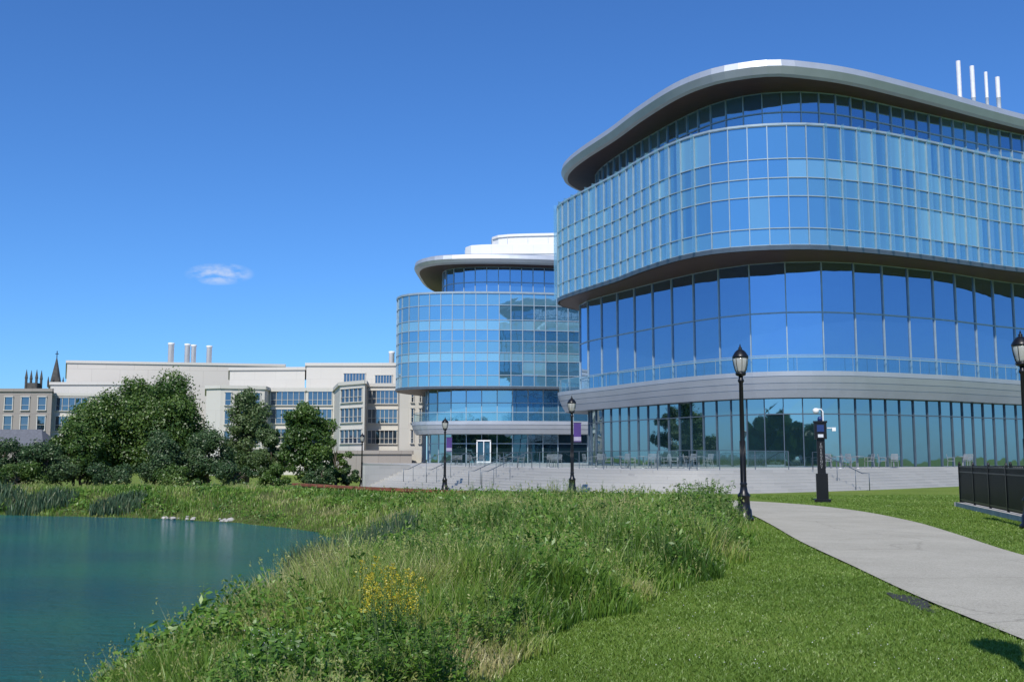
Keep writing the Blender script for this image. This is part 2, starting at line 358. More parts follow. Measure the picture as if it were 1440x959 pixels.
# ------------------------------------------------------------------ building one
B1=empty('glass_building',label='large curved blue glass building with sweeping silver roof',cat='building')
U=[(30,106),(15,101),(8,96),(5,92.3),(4.1,89.8),(4.4,87.3),(6.38,82.5),(8.26,78.2),(9.5,74.6),(11.4,70.3),(13.4,67.8),(15.5,66.7),(17.75,66.2),(20.1,66.2),(22.6,66.9),(25.4,68),(28.4,69.5),(31.7,71.3),(35.1,73.2),(37.7,74.5),(46,78),(60,81)]
R=[(30,104),(14,99),(7.5,94.8),(5.2,91.7),(4.6,88.9),(4.9,86.2),(5.9,82.8),(7.8,77.8),(9.4,72.9),(11.3,68.3),(13.25,65.7),(15.35,64.5),(17.1,64.1),(19,64.4),(22.7,65.7),(28.9,69.1),(38.9,75),(48,79.5),(60,82)]
Tt=[(30,100),(14,95),(9,91),(7.5,88.6),(7.6,86),(8.6,82.3),(10.3,77.6),(12.3,72.9),(14.1,69.7),(16.2,67.9),(18.2,67.3),(20.2,67.3),(23,68.1),(29,71.2),(38,75.9),(46,79.5),(60,83)]
Mm=[(30,104),(15,100),(9,95.6),(6.9,93),(6.5,90.8),(7.1,88),(9,84),(10.8,80.6),(12.8,76.9),(14.7,74),(16.6,72),(18.7,71),(20.9,70.7),(23.1,71),(25.9,72),(28.8,73.4),(32,75),(38.7,79.3),(48,83.5),(60,86)]
Bb=[(30,107),(15,103),(8,99),(5,96),(4.2,93.2),(4.7,91),(6.15,88),(8.2,84),(10,80),(12.1,76),(14.2,73),(16.3,71),(18.5,70),(20.8,69.7),(23.3,70),(26.2,71),(29.2,72.4),(32.4,74),(39.3,78.5),(48,82.7),(60,85)]
u=smooth(U,1.28); r=smooth(R,.9); tp=smooth(Tt,1.28); mm=smooth(offset(smooth(Mm,2.45),.45),2.45); bd=smooth(Bb,1.0); gg=offset(smooth(Mm,1.35),-.35)
V_=[('vision',9),('blind',3),('spandrel',2)]
fr=building(B1,[
 (mm,[(7.6,8.65,[('tall',1)]),(8.65,11.75,[('tall',1)]),(11.75,15.3,[('tall',1)])],3,.08,1,.09,0),
 (u,[(15.62,16.75,[('spandrel',5),('vision',1)]),(16.75,18.9,V_),(18.9,20.15,[('spandrel',5),('vision',1)]),(20.15,21.45,[('blind',3),('spandrel',1),('vision',1)]),(21.45,23.7,V_)],2,.06,1,.06,0),
 (tp,[(23.7,25.0,[('top',3),('vision',1)]),(25.0,26.42,[('top',3),('vision',1)])],1,.07,1,.08,0),
 (gg,[(TZ,4.75,[('lower',1)]),(4.75,5.85,[('lower',1)])],2.5,.06,1,.07,1)],
 ['tall','vision','blind','spandrel','top','lower'])
fr.obj('window_frame',[M['mullion'],M['mulldark']],parent=B1)
mb=MB(); CL=[(60,104)]
mb.sweep(r,[(-.35,26.42),(-.02,26.5),(.22,26.95),(.12,27.4),(-.5,27.55)],0)
mb.ngon(offset(r,-.5)+CL,27.55,1); mb.ngon(offset(r,-.35)+CL,26.42,2,False)
mb.obj('roof',[M['silver'],M['deck'],M['wood']],parent=B1,smooth=False)
mb=MB(); mb.ngon(u+[(60,106)],23.76,0); mb.sweep(u,[(-.1,15.3),(.10,15.3),(.12,15.6),(0,15.6)],1); mb.ngon(u+[(60,106)],15.3,2,False)
mb.sweep(u,[(.02,23.70),(.12,23.72),(.12,23.86),(-.2,23.86)],3)
mb.obj('upper_floor',[M['deck'],M['mulldark'],M['wood'],M['mullion']],parent=B1)
mb=MB()
mb.sweep(bd,[(-.65,5.85),(-.55,6.02),(-.36,6.36),(-.40,6.37),(-.40,6.40),(-.34,6.41),(-.16,6.80),(-.20,6.81),(-.20,6.84),(-.14,6.85),(0,7.25),(-.04,7.27),(-.04,7.30),(.02,7.31),(.04,7.62),(-.12,7.62)],0)
mb.ngon(offset(bd,-.12)+[(60,107)],7.59,1); mb.ngon(offset(bd,-.65)+[(60,107)],5.85,2,False)
mb.obj('balcony',[M['silver'],M['paving'],M['mulldark']],parent=B1)
mb=MB(); rl=offset(bd,-.10); mb.sweep(rl,[(0,7.62),(0,8.72)],0); mb.sweep(rl,[(-.02,8.72),(.02,8.72),(.02,8.76),(-.02,8.76)],1,closed=True)
for i,(c,nn) in enumerate(zip(rl,normals(rl))):
    if i%2==0: mb.box((c[0],c[1],8.15),(.04,.02,1.1),math.atan2(nn[1],nn[0]),1)
mb.obj('balcony_railing',[M['rail'],M['mullion']],parent=B1)
mb=MB(); ins=offset(mm,-.6); mb.sweep(ins,[(0,11.35),(0,11.75)]); 
mb.ngon(offset(mm,-4.5)[4:]+[(60,100),(30,100)],11.75); mb.obj('floor_slab',M['interior'],parent=B1)
cor=smooth([(30,112),(18,99),(14,93),(15,86),(18,81),(24,80),(34,84),(58,94)],2); mb=MB(); mb.sweep(cor,[(0,7.6),(0,15.2)],0); mb.sweep(cor,[(0,TZ),(0,7.55)],1); mb.obj('core_wall',[M['interior'],M['intdark']],parent=B1)
nc=offset(smooth(Mm,4.9),-1.2)
for c in nc[4:18]:
    mb=MB(); mb.lathe([(.40,7.6),(.40,15.2)],(c[0],c[1],0),16); mb.obj('column',M['white'],True,parent=B1)
mb=MB(); mb.sweep(offset(u,-.25),[(0,15.7),(0,23.6)]); mb.sweep(offset(tp,-.25),[(0,23.8),(0,26.4)]); mb.obj('inner_wall',M['intdark'],parent=B1)
nu=normals(u)
for i,(c,nn) in enumerate(zip(u,nu)):
    if nn[1]>.1 or c[0]>41: continue
    left=c[1]>68.6 and c[0]<14; right=c[0]>20.6
    if not(left or right): continue
    mb=MB(); d=.42
    a=(c[0]+nn[0]*.09,c[1]+nn[1]*.09); b=(c[0]+nn[0]*d,c[1]+nn[1]*d)
    mb.box(((a[0]+b[0])/2,(a[1]+b[1])/2,19.72),(d-.09,.03,8.3),math.atan2(nn[1],nn[0]))
    mb.obj('glass_fin',M['fin'],parent=B1)
for x,zt in((43.0,39.7),(44.3,39.2),(45.6,38.6),(46.7,38.1)):
    mb=MB(); rr=.15 if x==45.6 else .20
    mb.lathe([(rr,26),(rr,33),(rr+.02,33.02),(rr+.02,33.1),(rr,33.12),(rr,36),(rr+.02,36.02),(rr+.02,36.1),(rr,36.12),(rr,zt)],(x,95,0),14); mb.obj('exhaust_stack',M['steel'],True,parent=B1)

# ------------------------------------------------------------------ building two
B2=empty('glass_building',label='lower curved glass building with white rooftop penthouse',cat='building')
U2=smooth([(-5,165),(-10,152),(-13.9,143),(-15.3,138),(-15,134),(-13,131.3),(-9,130),(-4,129.8),(2,130.3),(10,132),(20,135),(34,141)],1.5)
M2=smooth([(-3,165),(-8,150),(-10.9,141),(-11.4,136),(-10,133.3),(-7,132),(-2,131.8),(4,132.5),(12,134.2),(22,137.5),(34,143)],2.0)
D2=smooth([(-4,165),(-10,150),(-12.9,140),(-13.1,135),(-11.5,131.7),(-8,130.2),(-3,129.9),(3,130.5),(11,132.2),(21,135.5),(34,141.5)],1.2)
R2=smooth([(-2,172),(-9,159),(-12.3,150),(-13,140),(-12.7,134),(-11,130.6),(-8,129),(-3,128.6),(3,129.2),(11,131),(21,134),(35,140)],1.2)
T2=smooth([(-2,162),(-7,152),(-9.2,143),(-9.3,136),(-8,132.6),(-4,131.2),(2,131.6),(10,133.3),(20,136.3),(34,142.6)],1.5)
W=[('vision',12),('blind',1)]; WB=[('blind',12),('spandrel',1)]
fr=building(B2,[
 (U2,[(10.8,12.2,[('spandrel',1)]),(12.2,14.0,W),(14.0,15.1,WB),(15.1,16.6,[('spandrel',1)]),(16.6,18.0,W),(18.0,19.3,WB),(19.3,21.2,W),(21.2,22.7,[('spandrel',1)])],2,.10,1,.09,0),
 (T2,[(22.7,24.4,[('top',1)]),(24.4,26.42,[('top',1)])],1,.11,1,.12,0),
 (M2,[(6.4,8.8,[('vision',2),('top',1)]),(8.8,10.7,[('vision',2),('top',1)])],1.5,.12,1,.10,0),
 (offset(M2,-.3),[(TZ,3.6,[('lower',1)]),(3.6,4.8,[('lower',1)])],1.4,.10,1,.10,0)],
 ['vision','blind','spandrel','top','lower'],90)
fr.obj('window_frame',[M['mullion'],M['mulldark']],parent=B2)
E2=[(34,170)]
mb=MB(); mb.sweep(R2,[(-.5,26.42),(-.05,26.6),(.2,27.0),(.1,27.5),(-.5,27.7)],0); mb.ngon(offset(R2,-.5)+E2,27.7,1); mb.ngon(offset(R2,-.5)+E2,26.42,2,False)
mb.obj('roof',[M['silver'],M['deck'],M['wood']],parent=B2)
mb=MB(); mb.ngon(U2+E2,22.78,0); mb.sweep(U2,[(0,10.5),(.15,10.5),(.15,10.8),(0,10.8)],1); mb.ngon(U2+E2,10.5,2,False); mb.sweep(U2,[(0,22.7),(.15,22.7),(.15,22.95),(-.1,22.95)],3)
mb.obj('upper_floor',[M['deck'],M['mulldark'],M['wood'],M['mullion']],parent=B2)
mb=MB(); mb.sweep(D2,[(-.5,4.8),(-.2,5.35),(-.25,5.37),(-.25,5.42),(-.15,5.43),(.02,5.9),(-.04,5.92),(-.04,5.97),(.05,5.98),(.05,6.42),(-.1,6.42)],0); mb.ngon(offset(D2,-.1)+E2,6.38,1); mb.ngon(offset(D2,-.5)+E2,4.8,2,False)
mb.obj('balcony',[M['silver'],M['paving'],M['mulldark']],parent=B2)
mb=MB(); rl=offset(D2,-.2); mb.sweep(rl,[(0,6.42),(0,7.5)],0); mb.sweep(rl,[(-.04,7.5),(.04,7.5),(.04,7.57),(-.04,7.57)],1,closed=True); mb.obj('balcony_railing',[M['rail'],M['mullion']],parent=B2)
mb=MB(); mb.sweep(offset(U2,-.3),[(0,10.9),(0,22.6)]); mb.sweep(offset(T2,-.3),[(0,22.8),(0,26.4)]); mb.sweep(offset(M2,-3),[(0,TZ),(0,10.4)]); mb.obj('inner_wall',M['intdark'],parent=B2)
pc=smooth([(-2,176),(-6.3,160),(-6.8,150),(-6.3,147),(-4,146.0),(2,145.6),(10,145.6),(18,147),(34,152)],1.5)
pd=smooth([(2,176),(-2.3,160),(-2.9,152),(-2.4,149),(0,147.8),(5,147.2),(10,147),(20,149),(34,154)],1.5)
mb=MB(); mb.sweep(pc,[(0,27.6),(0,31.0),(.15,31.05),(.15,32.4),(0,32.5)],0); mb.ngon(pc+[(34,176)],32.5,1); mb.sweep(pd,[(0,32.4),(0,34.0),(.2,34.05),(.2,34.4),(0,34.45)],0); mb.ngon(pd+[(34,176)],34.45,1)
for cc,z0,z1 in((pc,27.8,32.3),(pd,32.6,34.0)):
    for i,(c,nn) in enumerate(zip(cc,normals(cc))):
        if i%2==0: mb.box((c[0]+nn[0]*.1,c[1]+nn[1]*.1,(z0+z1)/2),(.16,.05,z1-z0),math.atan2(nn[1],nn[0]),2)
mb.obj('rooftop_penthouse',[M['white'],M['deck'],M['steel']],parent=B2)
door=MB(); dx,dy=-3.6,131.0
door.box((dx-.85,dy,2.5),(.14,.2,2.9)); door.box((dx+.85,dy,2.5),(.14,.2,2.9)); door.box((dx,dy,3.95),(1.84,.2,.16)); door.box((dx,dy,2.5),(.10,.16,2.8)); door.box((dx,dy,1.25),(1.6,.14,.2))
door.obj('door',M['white'],parent=B2)
mb=MB(); mb.quad((dx-.8,dy+.05,TZ),(dx+.8,dy+.05,TZ),(dx+.8,dy+.05,3.9),(dx-.8,dy+.05,3.9)); mb.obj('door_glass',M['vision'],parent=B2)

# ------------------------------------------------------------------ cream campus buildings
def block(root,name,poly,z0,z1,mat,cap=True):
    mb=MB(); n=len(poly)
    for i in range(n):
        a,b=poly[i],poly[(i+1)%n]; mb.quad((a[0],a[1],z0),(b[0],b[1],z0),(b[0],b[1],z1),(a[0],a[1],z1))
    mb.ngon(poly,z1)
    o=mb.obj(name,mat,parent=root)
    if cap:
        mb=MB()
        for i in range(n):
            a,b=Vector(poly[i]),Vector(poly[(i+1)%n]); d=(b-a); L=d.length; ang=math.atan2(d.y,d.x); c=(a+b)/2
            mb.box((c.x,c.y,z1-.05),(L+.26,.5,.5),ang)
        mb.obj('parapet',M['cream'] if mat!=M['taupe'] else M['taupe'],parent=root)
    return o
def window(root,a,b,s0,s1,z0,z1,n=3,split=True):
    a=Vector(a);b=Vector(b);d=b-a;ang=math.atan2(d.y,d.x); nn=Vector((d.y,-d.x)).normalized()
    p0=a+d*s0;p1=a+d*s1;L=(p1-p0).length
    mb=MB()
    for k in range(n):
        q0=p0+(p1-p0)*(k/n)+nn*.03;q1=p0+(p1-p0)*((k+1)/n)+nn*.03
        mb.quad((q0.x,q0.y,z0),(q1.x,q1.y,z0),(q1.x,q1.y,z1),(q0.x,q0.y,z1),0,random.random())
    w=mb.obj('window',M['winglass'],parent=root)
    f=MB(); c=(p0+p1)/2+nn*.09
    f.box((c.x,c.y,z1+.08),(L+.2,.36,.14),ang); f.box((c.x,c.y,z0-.06),(L+.2,.36,.12),ang)
    for k in range(n+1):
        q=p0+(p1-p0)*(k/n)+nn*.08; f.box((q.x,q.y,(z0+z1)/2),(.07 if k not in(0,n) else .12,.18,z1-z0),ang)
    if split: f.box((c.x,c.y,z0+(z1-z0)*.38),(L,.14,.05),ang)
    f.obj('frame',M['cream'],parent=w)
def P(uu,Y): return ((uu-720)/1440*Y,Y)
C=empty('concrete_building',label='cream concrete campus building with ribbon windows',cat='building')
wallA=[P(600,149),P(600,175),P(290,175),P(290,157),P(310,156),P(372,158),P(378,162),P(470,162),P(478,150),P(513,146),P(516,152),P(560,152),P(562,148)]
def area(p): return sum(p[i][0]*p[(i+1)%len(p)][1]-p[(i+1)%len(p)][0]*p[i][1] for i in range(len(p)))
def ccw(p): return p if area(p)>0 else p[::-1]
block(C,'wall',ccw(wallA),-1.5,12.6,M['cream'])
rows=[(9.8,11.7),(6.9,8.9),(3.9,5.8)]
for z0,z1 in rows:
    window(C,P(378,162),P(470,162),.03,.55,z0+.3,z1+.5,6); window(C,P(378,162),P(470,162),.60,.97,z0+.3,z1+.5,5)
    window(C,P(478,150),P(513,146),.06,.92,z0,z1,5); window(C,P(516,152),P(560,152),.03,.98,z0,z1,7)
    window(C,P(562,148),P(600,149),.42,.52,z0,z1,1); window(C,P(562,148),P(600,149),.72,.80,z0,z1,1)
    window(C,P(310,156),P(372,158),.10,.24,z0,z1,1); window(C,P(310,156),P(372,158),.42,.9,z0,z1,4)
block(C,'podium',ccw([P(478,141),P(580,141),P(580,147),P(478,147)]),-1.5,2.6,M['taupe'])
block(C,'upper_wall',ccw([P(430,172),P(556,172),P(556,195),P(430,195)]),5,17.5,M['cream'])
window(C,P(430,172),P(556,172),.42,.66,13.6,15.9,7); window(C,P(430,172),P(556,172),.77,.96,13.2,15.6,6)
block(C,'upper_wall',ccw([P(322,174),P(428,173),P(428,195),P(322,195)]),5,16.9,M['cream'])
D=empty('concrete_building',label='long windowless pinkish concrete block with roof stacks',cat='building')
block(D,'wall',ccw([P(92,200),P(399,208),P(399,260),P(92,240)]),-1.5,20.6,M['pinkish'])
block(D,'lower_wing',ccw([P(70,190),P(196,190),P(196,199),P(70,199)]),-1.5,15.6,M['cream'])
window(D,P(92,190),P(180,190),.02,.55,7,10,6); 
for uu,zt,rr in((238,25.6,.6),(261,25.4,.55),(270,25.2,.5),(292,25.0,.55)):
    mb=MB(); x,y=P(uu,212); mb.lathe([(rr,19),(rr,zt-.4),(rr+.08,zt-.35),(rr+.08,zt),(rr-.15,zt)],(x,y,0),14); mb.obj('exhaust_stack',M['white'],True,parent=D)
mb=MB(); x,y=P(550,185); mb.lathe([(.5,16),(.5,20.6),(.56,20.65),(.56,21.0)],(x,y,0),14); mb.obj('exhaust_stack',M['white'],True,parent=C)
E=empty('concrete_building',label='taupe concrete wing with paired square windows',cat='building')
block(E,'wall',ccw([P(-140,168),P(73,168),P(73,188),P(-140,188)]),-1.5,12.9,M['taupe'])
block(E,'wing',ccw([P(73,170),P(150,171),P(150,186),P(73,186)]),-1.5,12.3,M['cream'])
for z0,z1 in((9.6,11.7),(6.3,8.6),(3.0,5.2)):
    for k in range(9):
        s=.03+k*.11; window(E,P(-140,168),P(73,168),s,s+.055,z0,z1,1)
    window(E,P(73,170),P(150,171),.08,.66,z0,z1,5)
G=empty('gabled_house',label='low house with dark slate gabled roof',cat='house')
mb=MB(); x0,y0=P(-20,150); x1,_=P(62,150)
mb.box(((x0+x1)/2,153,1),(x1-x0,6,5)); mb.obj('wall',M['taupe'],parent=G)
mb=MB(); e=.4; zr=6.0; z=3.5
mb.add([(x0-e,149.6,z),(x1+e,149.6,z),(x1+e,156.4,z),(x0-e,156.4,z),(x0-e,153,zr),(x1-1.5,153,zr)],[(0,1,5,4),(2,3,4,5),(1,2,5),(3,0,4),(3,2,1,0)]); mb.obj('roof',M['slate'],parent=G)
K=empty('church_tower',label='dark gothic church spire with cross finial',cat='church')
x,y=P(77,250); mb=MB(); mb.lathe([(1.7,-1),(1.7,19.5),(1.8,19.6),(1.35,20.2),(.7,23.4),(.12,26.2)],(x,y,0),8); mb.obj('spire',M['spire'],parent=K)
mb=MB(); mb.box((x,y,27.0),(.16,.16,1.8)); mb.box((x,y,27.2),(.8,.16,.16)); mb.obj('cross',M['black'],parent=K)
mb=MB()
for a in range(8):
    mb.lathe([(.22,19),(.22,20.4),(.02,21.6)],(x+1.8*math.cos(a*.785),y+1.8*math.sin(a*.785),0),6)
mb.obj('pinnacle',M['spire'],parent=K,kind='stuff')
K=empty('church_tower',label='square gothic stone tower with corner pinnacles',cat='church')
x,y=P(46,250); mb=MB(); mb.box((x,y,9.5),(2.6,2.6,21)); mb.obj('tower',M['spire'],parent=K)
for i in(-1,1):
    for j in(-1,1):
        mb=MB(); mb.lathe([(.32,18),(.32,21),(.4,21.1),(.04,23.3)],(x+i*1.25,y+j*1.25,0),8); mb.obj('pinnacle',M['spire'],parent=K)

# ------------------------------------------------------------------ street lamp
def street_lamp(loc,banner=False,rot=0,label='black cast iron street lamp with acorn lantern'):
    L=empty('street_lamp',label=label,cat='street lamp',group='black lamps along the path',loc=loc,rot=(0,0,rot))
    mb=MB(); mb.lathe([(.25,0),(.25,.10),(.21,.13),(.20,.30),(.165,.36),(.15,.62),(.17,.66),(.17,.70),(.11,.78),(.085,.95),(.10,1.0),(.075,1.05),(.066,2.2),(.055,3.72),(.085,3.76),(.085,3.80),(.06,3.84),(.06,3.90)],seg=20); 
    for a in range(12):
        th=a*math.pi/6; mb.box((.075*math.cos(th),.075*math.sin(th),1.6),(.012,.012,1.1),th)
    mb.obj('post',M['black'],True,parent=L)
    mb=MB(); mb.lathe([(.06,3.9),(.13,3.93),(.15,3.99),(.12,4.01)],seg=20); mb.obj('lantern_base',M['black'],True,parent=L)
    mb=MB(); mb.lathe([(.115,4.0),(.145,4.06),(.185,4.22),(.205,4.36),(.195,4.42)],seg=20)
    mb.obj('lamp_globe',MG,True,parent=L)
    mb=MB(); mb.lathe([(.215,4.40),(.222,4.43),(.215,4.455),(.19,4.50),(.14,4.575),(.09,4.62),(.05,4.64),(.045,4.66),(.06,4.675),(.03,4.70),(.006,4.79)],seg=20)
    for a in range(8):
        th=a*math.pi/4; mb.tube([(r_*math.cos(th),r_*math.sin(th),z_) for r_,z_ in((.122,4.0),(.152,4.06),(.192,4.22),(.212,4.36),(.21,4.42))],.008,5)
    mb.obj('lamp_cap',M['black'],True,parent=L)
    if banner:
        mb=MB(); mb.tube([(0,0,3.45),(.48,0,3.45)],.014); mb.tube([(0,0,2.50),(.48,0,2.50)],.014); mb.obj('banner_arm',M['black'],parent=L)
        mb=MB(); mb.box((.27,0,2.975),(.36,.012,.93),0,0); mb.box((.27,-.009,2.66),(.36,.004,.20),0,1); mb.obj('banner',[M['purple'],M['pale']],parent=L)
    return L
t=NT('lamp_glass'); p=t.n('ShaderNodeBsdfPrincipled'); p.inputs['Base Color'].default_value=(.62,.60,.52,1); p.inputs['Roughness'].default_value=.15; p.inputs['Transmission Weight'].default_value=.35; ns=t.noise(6); t.l(t.bump(ns.outputs[0],.1),p.inputs['Normal']); t.l(p.outputs[0],t.out.inputs[0]); MG=t.mat
for (x,y,b) in((6.25,27.9,0),(2.95,50.6,1),(-4.4,67.6,1),(-13.1,90,0),(12.45,24.9,0),(3.4,5.3,0)):
    street_lamp((x,y,h1(x,y)),b,label='black street lamp with purple banner beside terrace steps' if b else 'black cast iron street lamp with acorn lantern')

# ------------------------------------------------------------------ emergency phone
EP=empty('emergency_phone',label='black emergency call pillar with blue panel and camera',cat='emergency phone',loc=(12.0,40,0),rot=(0,0,-.25))
mb=MB(); mb.box((0,0,.06),(.60,.60,.12)); mb.box((0,0,.6),(.44,.38,1.0)); mb.box((0,.02,1.75),(.30,.28,1.4)); mb.box((0,0,2.75),(.46,.40,.64)); mb.box((0,0,3.09),(.52,.46,.07)); mb.obj('pillar',M['black'],parent=EP)
mb=MB(); mb.box((0,-.205,2.84),(.26,.02,.26)); mb.obj('blue_panel',M['blue'],parent=EP)
mb=MB(); mb.box((0,-.205,2.55),(.2,.02,.12)); mb.obj('speaker_plate',M['steel'],parent=EP)
def text(parent,s,size,loc,mat,name,vertical=False):
    cu=bpy.data.curves.new(name,'FONT'); cu.body='\n'.join(s) if vertical else s; cu.size=size; cu.align_x='CENTER'; cu.align_y='CENTER'; cu.extrude=.003
    if vertical: cu.space_line=.85
    tmp=bpy.data.objects.new('tmp',cu); COL.objects.link(tmp); bpy.context.view_layer.update()
    me=bpy.data.meshes.new_from_object(tmp.evaluated_get(bpy.context.evaluated_depsgraph_get())); bpy.data.objects.remove(tmp); bpy.data.curves.remove(cu)
    me.materials.clear(); me.materials.append(mat); return link(name,me,parent=parent,loc=loc,rot=(math.pi/2,0,0))
text(EP,'EMERGENCY',.13,(0,-.128,1.78),M['letter'],'lettering',True)
mb=MB(); mb.lathe([(.09,3.12),(.09,3.22),(.075,3.28),(.02,3.31)],seg=14); mb.obj('beacon',M['blue'],True,parent=EP)
mb=MB(); mb.tube([(.12,0,3.1),(.12,0,3.5),(.06,0,3.58),(-.12,0,3.60)],.025); mb.tube([(.2,0,2.85),(.48,0,2.85)],.02); mb.obj('camera_arm',M['white'],parent=EP)
mb=MB(); mb.lathe([(.02,3.40),(.09,3.43),(.12,3.50),(.12,3.58),(.05,3.63)],(-.14,0,0),16); mb.obj('camera',M['white'],True,parent=EP)
mb=MB(); mb.box((.50,-.05,2.80),(.14,.32,.14)); mb.obj('camera',M['white'],parent=EP)

# ------------------------------------------------------------------ iron fence
FN=empty('iron_fence',label='black iron picket fence on low concrete kerb',cat='fence')
pts=[(12.0,20.5),(15.7,36.2),(24,38.5),(32,40)]
pk=MB(); ra=MB(); kb=MB()
for a,b in zip(pts,pts[1:]):
    L=math.hypot(b[0]-a[0],b[1]-a[1]); ang=math.atan2(b[1]-a[1],b[0]-a[0]); c=((a[0]+b[0])/2,(a[1]+b[1])/2)
    kb.box((*c,.06),(L+.3,.36,.2),ang)
    for z in(.26,1.22,1.40): ra.box((*c,z),(L,.045,.04),ang)
    k=0.0
    while k<=L:
        x=a[0]+(b[0]-a[0])*k/L; y=a[1]+(b[1]-a[1])*k/L; pk.box((x,y,.80),(.03,.03,1.22),ang); k+=.075
    k=0
    while k<=L+.01:
        x=a[0]+(b[0]-a[0])*k/L; y=a[1]+(b[1]-a[1])*k/L; ra.box((x,y,.80),(.07,.07,1.38),ang); ra.lathe([(.045,0),(.03,.05),(.005,.08)],(x,y,1.49),8); k+=L/round(L/2.4)
pk.obj('picket',M['black'],parent=FN,kind='stuff'); ra.obj('rail',M['black'],parent=FN); kb.obj('kerb',M['rock'],parent=FN)

def handrail(x,y,ang,label='steel handrail down the stone steps'):
    h=empty('handrail',label=label,cat='handrail',group='steel handrails on terrace steps',loc=(x,y,0),rot=(0,0,ang))
    mb=MB()
    mb.tube([(0,2.9,TZ),(0,2.9,TZ+.95),(0,2.5,TZ+.95),(0,-.1,.90),(0,-.5,.90),(0,-.5,.0)],.025,7)
    mb.obj('rail',M['mulldark'],True,parent=h)
    for k in(.3,1.4):
        mb=MB(); mb.tube([(0,k,0),(0,k,.92+(k+.1)*.425)],.02,6)
        mb.obj('post',M['mulldark'],True,parent=h)
for x,y,a in((18.5,54.8,.70),(-5.6,73.0,-1.05),(-7.6,76.6,-1.0),(-1.4,63.6,-1.15),(-2.3,66,-1.15)):
    handrail(x,y,a)

TR=empty('glass_balustrade',label='low glass balustrade along the terrace edge',cat='balustrade')
mb=MB(); ps=MB(); sg=[p for p in offset(tf,-9*TREAD) if -6<p[0]<16]; mb.sweep(sg,[(0,TZ+.08),(0,TZ+1.0)])
mb.obj('glass_panel',M['rail'],parent=TR)
ps.sweep(sg,[(-.015,TZ+1.0),(.015,TZ+1.0),(.015,TZ+1.03),(-.015,TZ+1.03)],closed=True)
for p in sg[::3]: ps.box((p[0],p[1],TZ+.5),(.04,.04,1.0))
ps.obj('post',M['mulldark'],parent=TR)

# ------------------------------------------------------------------ chairs and tables
def chair_mesh():
    mb=MB()
    mb.box((0,0,.45),(.46,.44,.03))
    for i in(-1,1):
        mb.tube([(i*.22,-.21,0),(i*.21,-.20,.45),(i*.21,-.20,.66)],.016,6); mb.tube([(i*.23,.25,0),(i*.21,.20,.45),(i*.20,.28,.88)],.016,6); mb.tube([(i*.22,-.21,.66),(i*.22,.22,.66)],.018,6)
    for z in(.55,.63,.71,.79,.87): mb.box((0,.215+(z-.45)*.15,z),(.40,.02,.055))
    return mb
def table_mesh():
    mb=MB(); mb.lathe([(.40,.71),(.41,.725),(.40,.74)],seg=24); mb.lathe([(.24,0),(.23,.025),(.04,.05),(.035,.70),(.12,.71)],seg=12); return mb
co=chair_mesh().obj('patio_chair',M['chair'],label='light aluminium patio chair on the terrace',cat='chair',group='patio chairs on the terrace',loc=(8,60,TZ))
to=table_mesh().obj('patio_table',M['chair'],label='round metal patio table on the terrace',cat='table',group='patio tables on the terrace',loc=(8.6,60,TZ))
spots=[(5.4,66),(6.8,64.5),(8.2,64.4),(9.3,66.6),(10.8,64.0),(12.0,66.2),(20.2,63.5),(21.8,65),(24.8,67),(30.5,69.8),(0,76),(-3,84),(-5,94),(2.6,72)]
first=True
for k,(x,y) in enumerate(spots):
    if first: T=to
    else: T=to.copy(); COL.objects.link(T)
    T.location=(x,y,TZ)
    for q in range(random.choice([2,3,3,4])):
        a=random.uniform(0,6.28); Cc=co if first else co.copy()
        if not first: COL.objects.link(Cc)
        Cc.location=(x+.72*math.cos(a+q*1.7),y+.72*math.sin(a+q*1.7),TZ); Cc.rotation_euler=(0,0,a+q*1.7-math.pi/2+random.uniform(-.3,.3)); first=False

# rust wall along the path
RW=empty('retaining_wall',label='rusted sheet steel retaining wall on the bank',cat='wall')
w=smooth([(-12.6,61.2),(-7.2,53.0),(-3.6,48.6),(-1.5,46.0)],.25)
w=[(p[0]-.3,p[1]+(.08 if (i//2)%2 else -.04)) for i,p in enumerate(w)]
mb=MB(); mb.sweep(w,[(.05,-1.6),(.05,.10),(-.05,.10),(-.05,-1.6)]); mb.obj('steel_sheet',M['rust'],parent=RW)
mb=MB(); mb.sweep(w[::2],[(.14,.10),(.14,.24),(-.14,.24),(-.14,.10)],closed=True); mb.obj('cap',M['rust'],parent=RW)
for k in range(18):
    x=random.uniform(-19,-13.9); y=np.interp(x,[-29,-20,-13.8],[58.5,55.5,51.5])+random.uniform(.3,.8)
    mb=MB(); rr=random.uniform(.07,.17); vs=[];
    for i in range(6):
        for j in range(8):
            th=math.pi*(i+.5)/6; ph=j*math.pi/4; r0=rr*random.uniform(.8,1.15); vs.append((r0*1.4*math.sin(th)*math.cos(ph),r0*math.sin(th)*math.sin(ph),r0*.6*math.cos(th)))
    fs=[(i*8+j,i*8+(j+1)%8,(i+1)*8+(j+1)%8,(i+1)*8+j) for i in range(5) for j in range(8)]+[tuple(range(8)),tuple(40+j for j in range(8))[::-1]]
    mb.add(vs,fs); mb.obj('rock',M['rock'],label='pale boulder at the waterline',cat='rock',group='pale rocks along the shore',loc=(x,float(y),max(-1.46,h1(x,float(y))+.03)),rot=(0,0,random.uniform(0,6)))
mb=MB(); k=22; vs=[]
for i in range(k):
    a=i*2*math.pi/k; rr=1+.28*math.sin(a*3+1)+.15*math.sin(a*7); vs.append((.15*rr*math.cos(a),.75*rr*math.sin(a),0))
mb.add(vs,[tuple(range(k))]); mb.obj('dark_patch',M['patch'],kind='structure',label='dark irregular flat patch beside the path',loc=(4.70,12.3,.012),rot=(0,0,-.10))  # thin dark irregular outline lying flat along the path edge

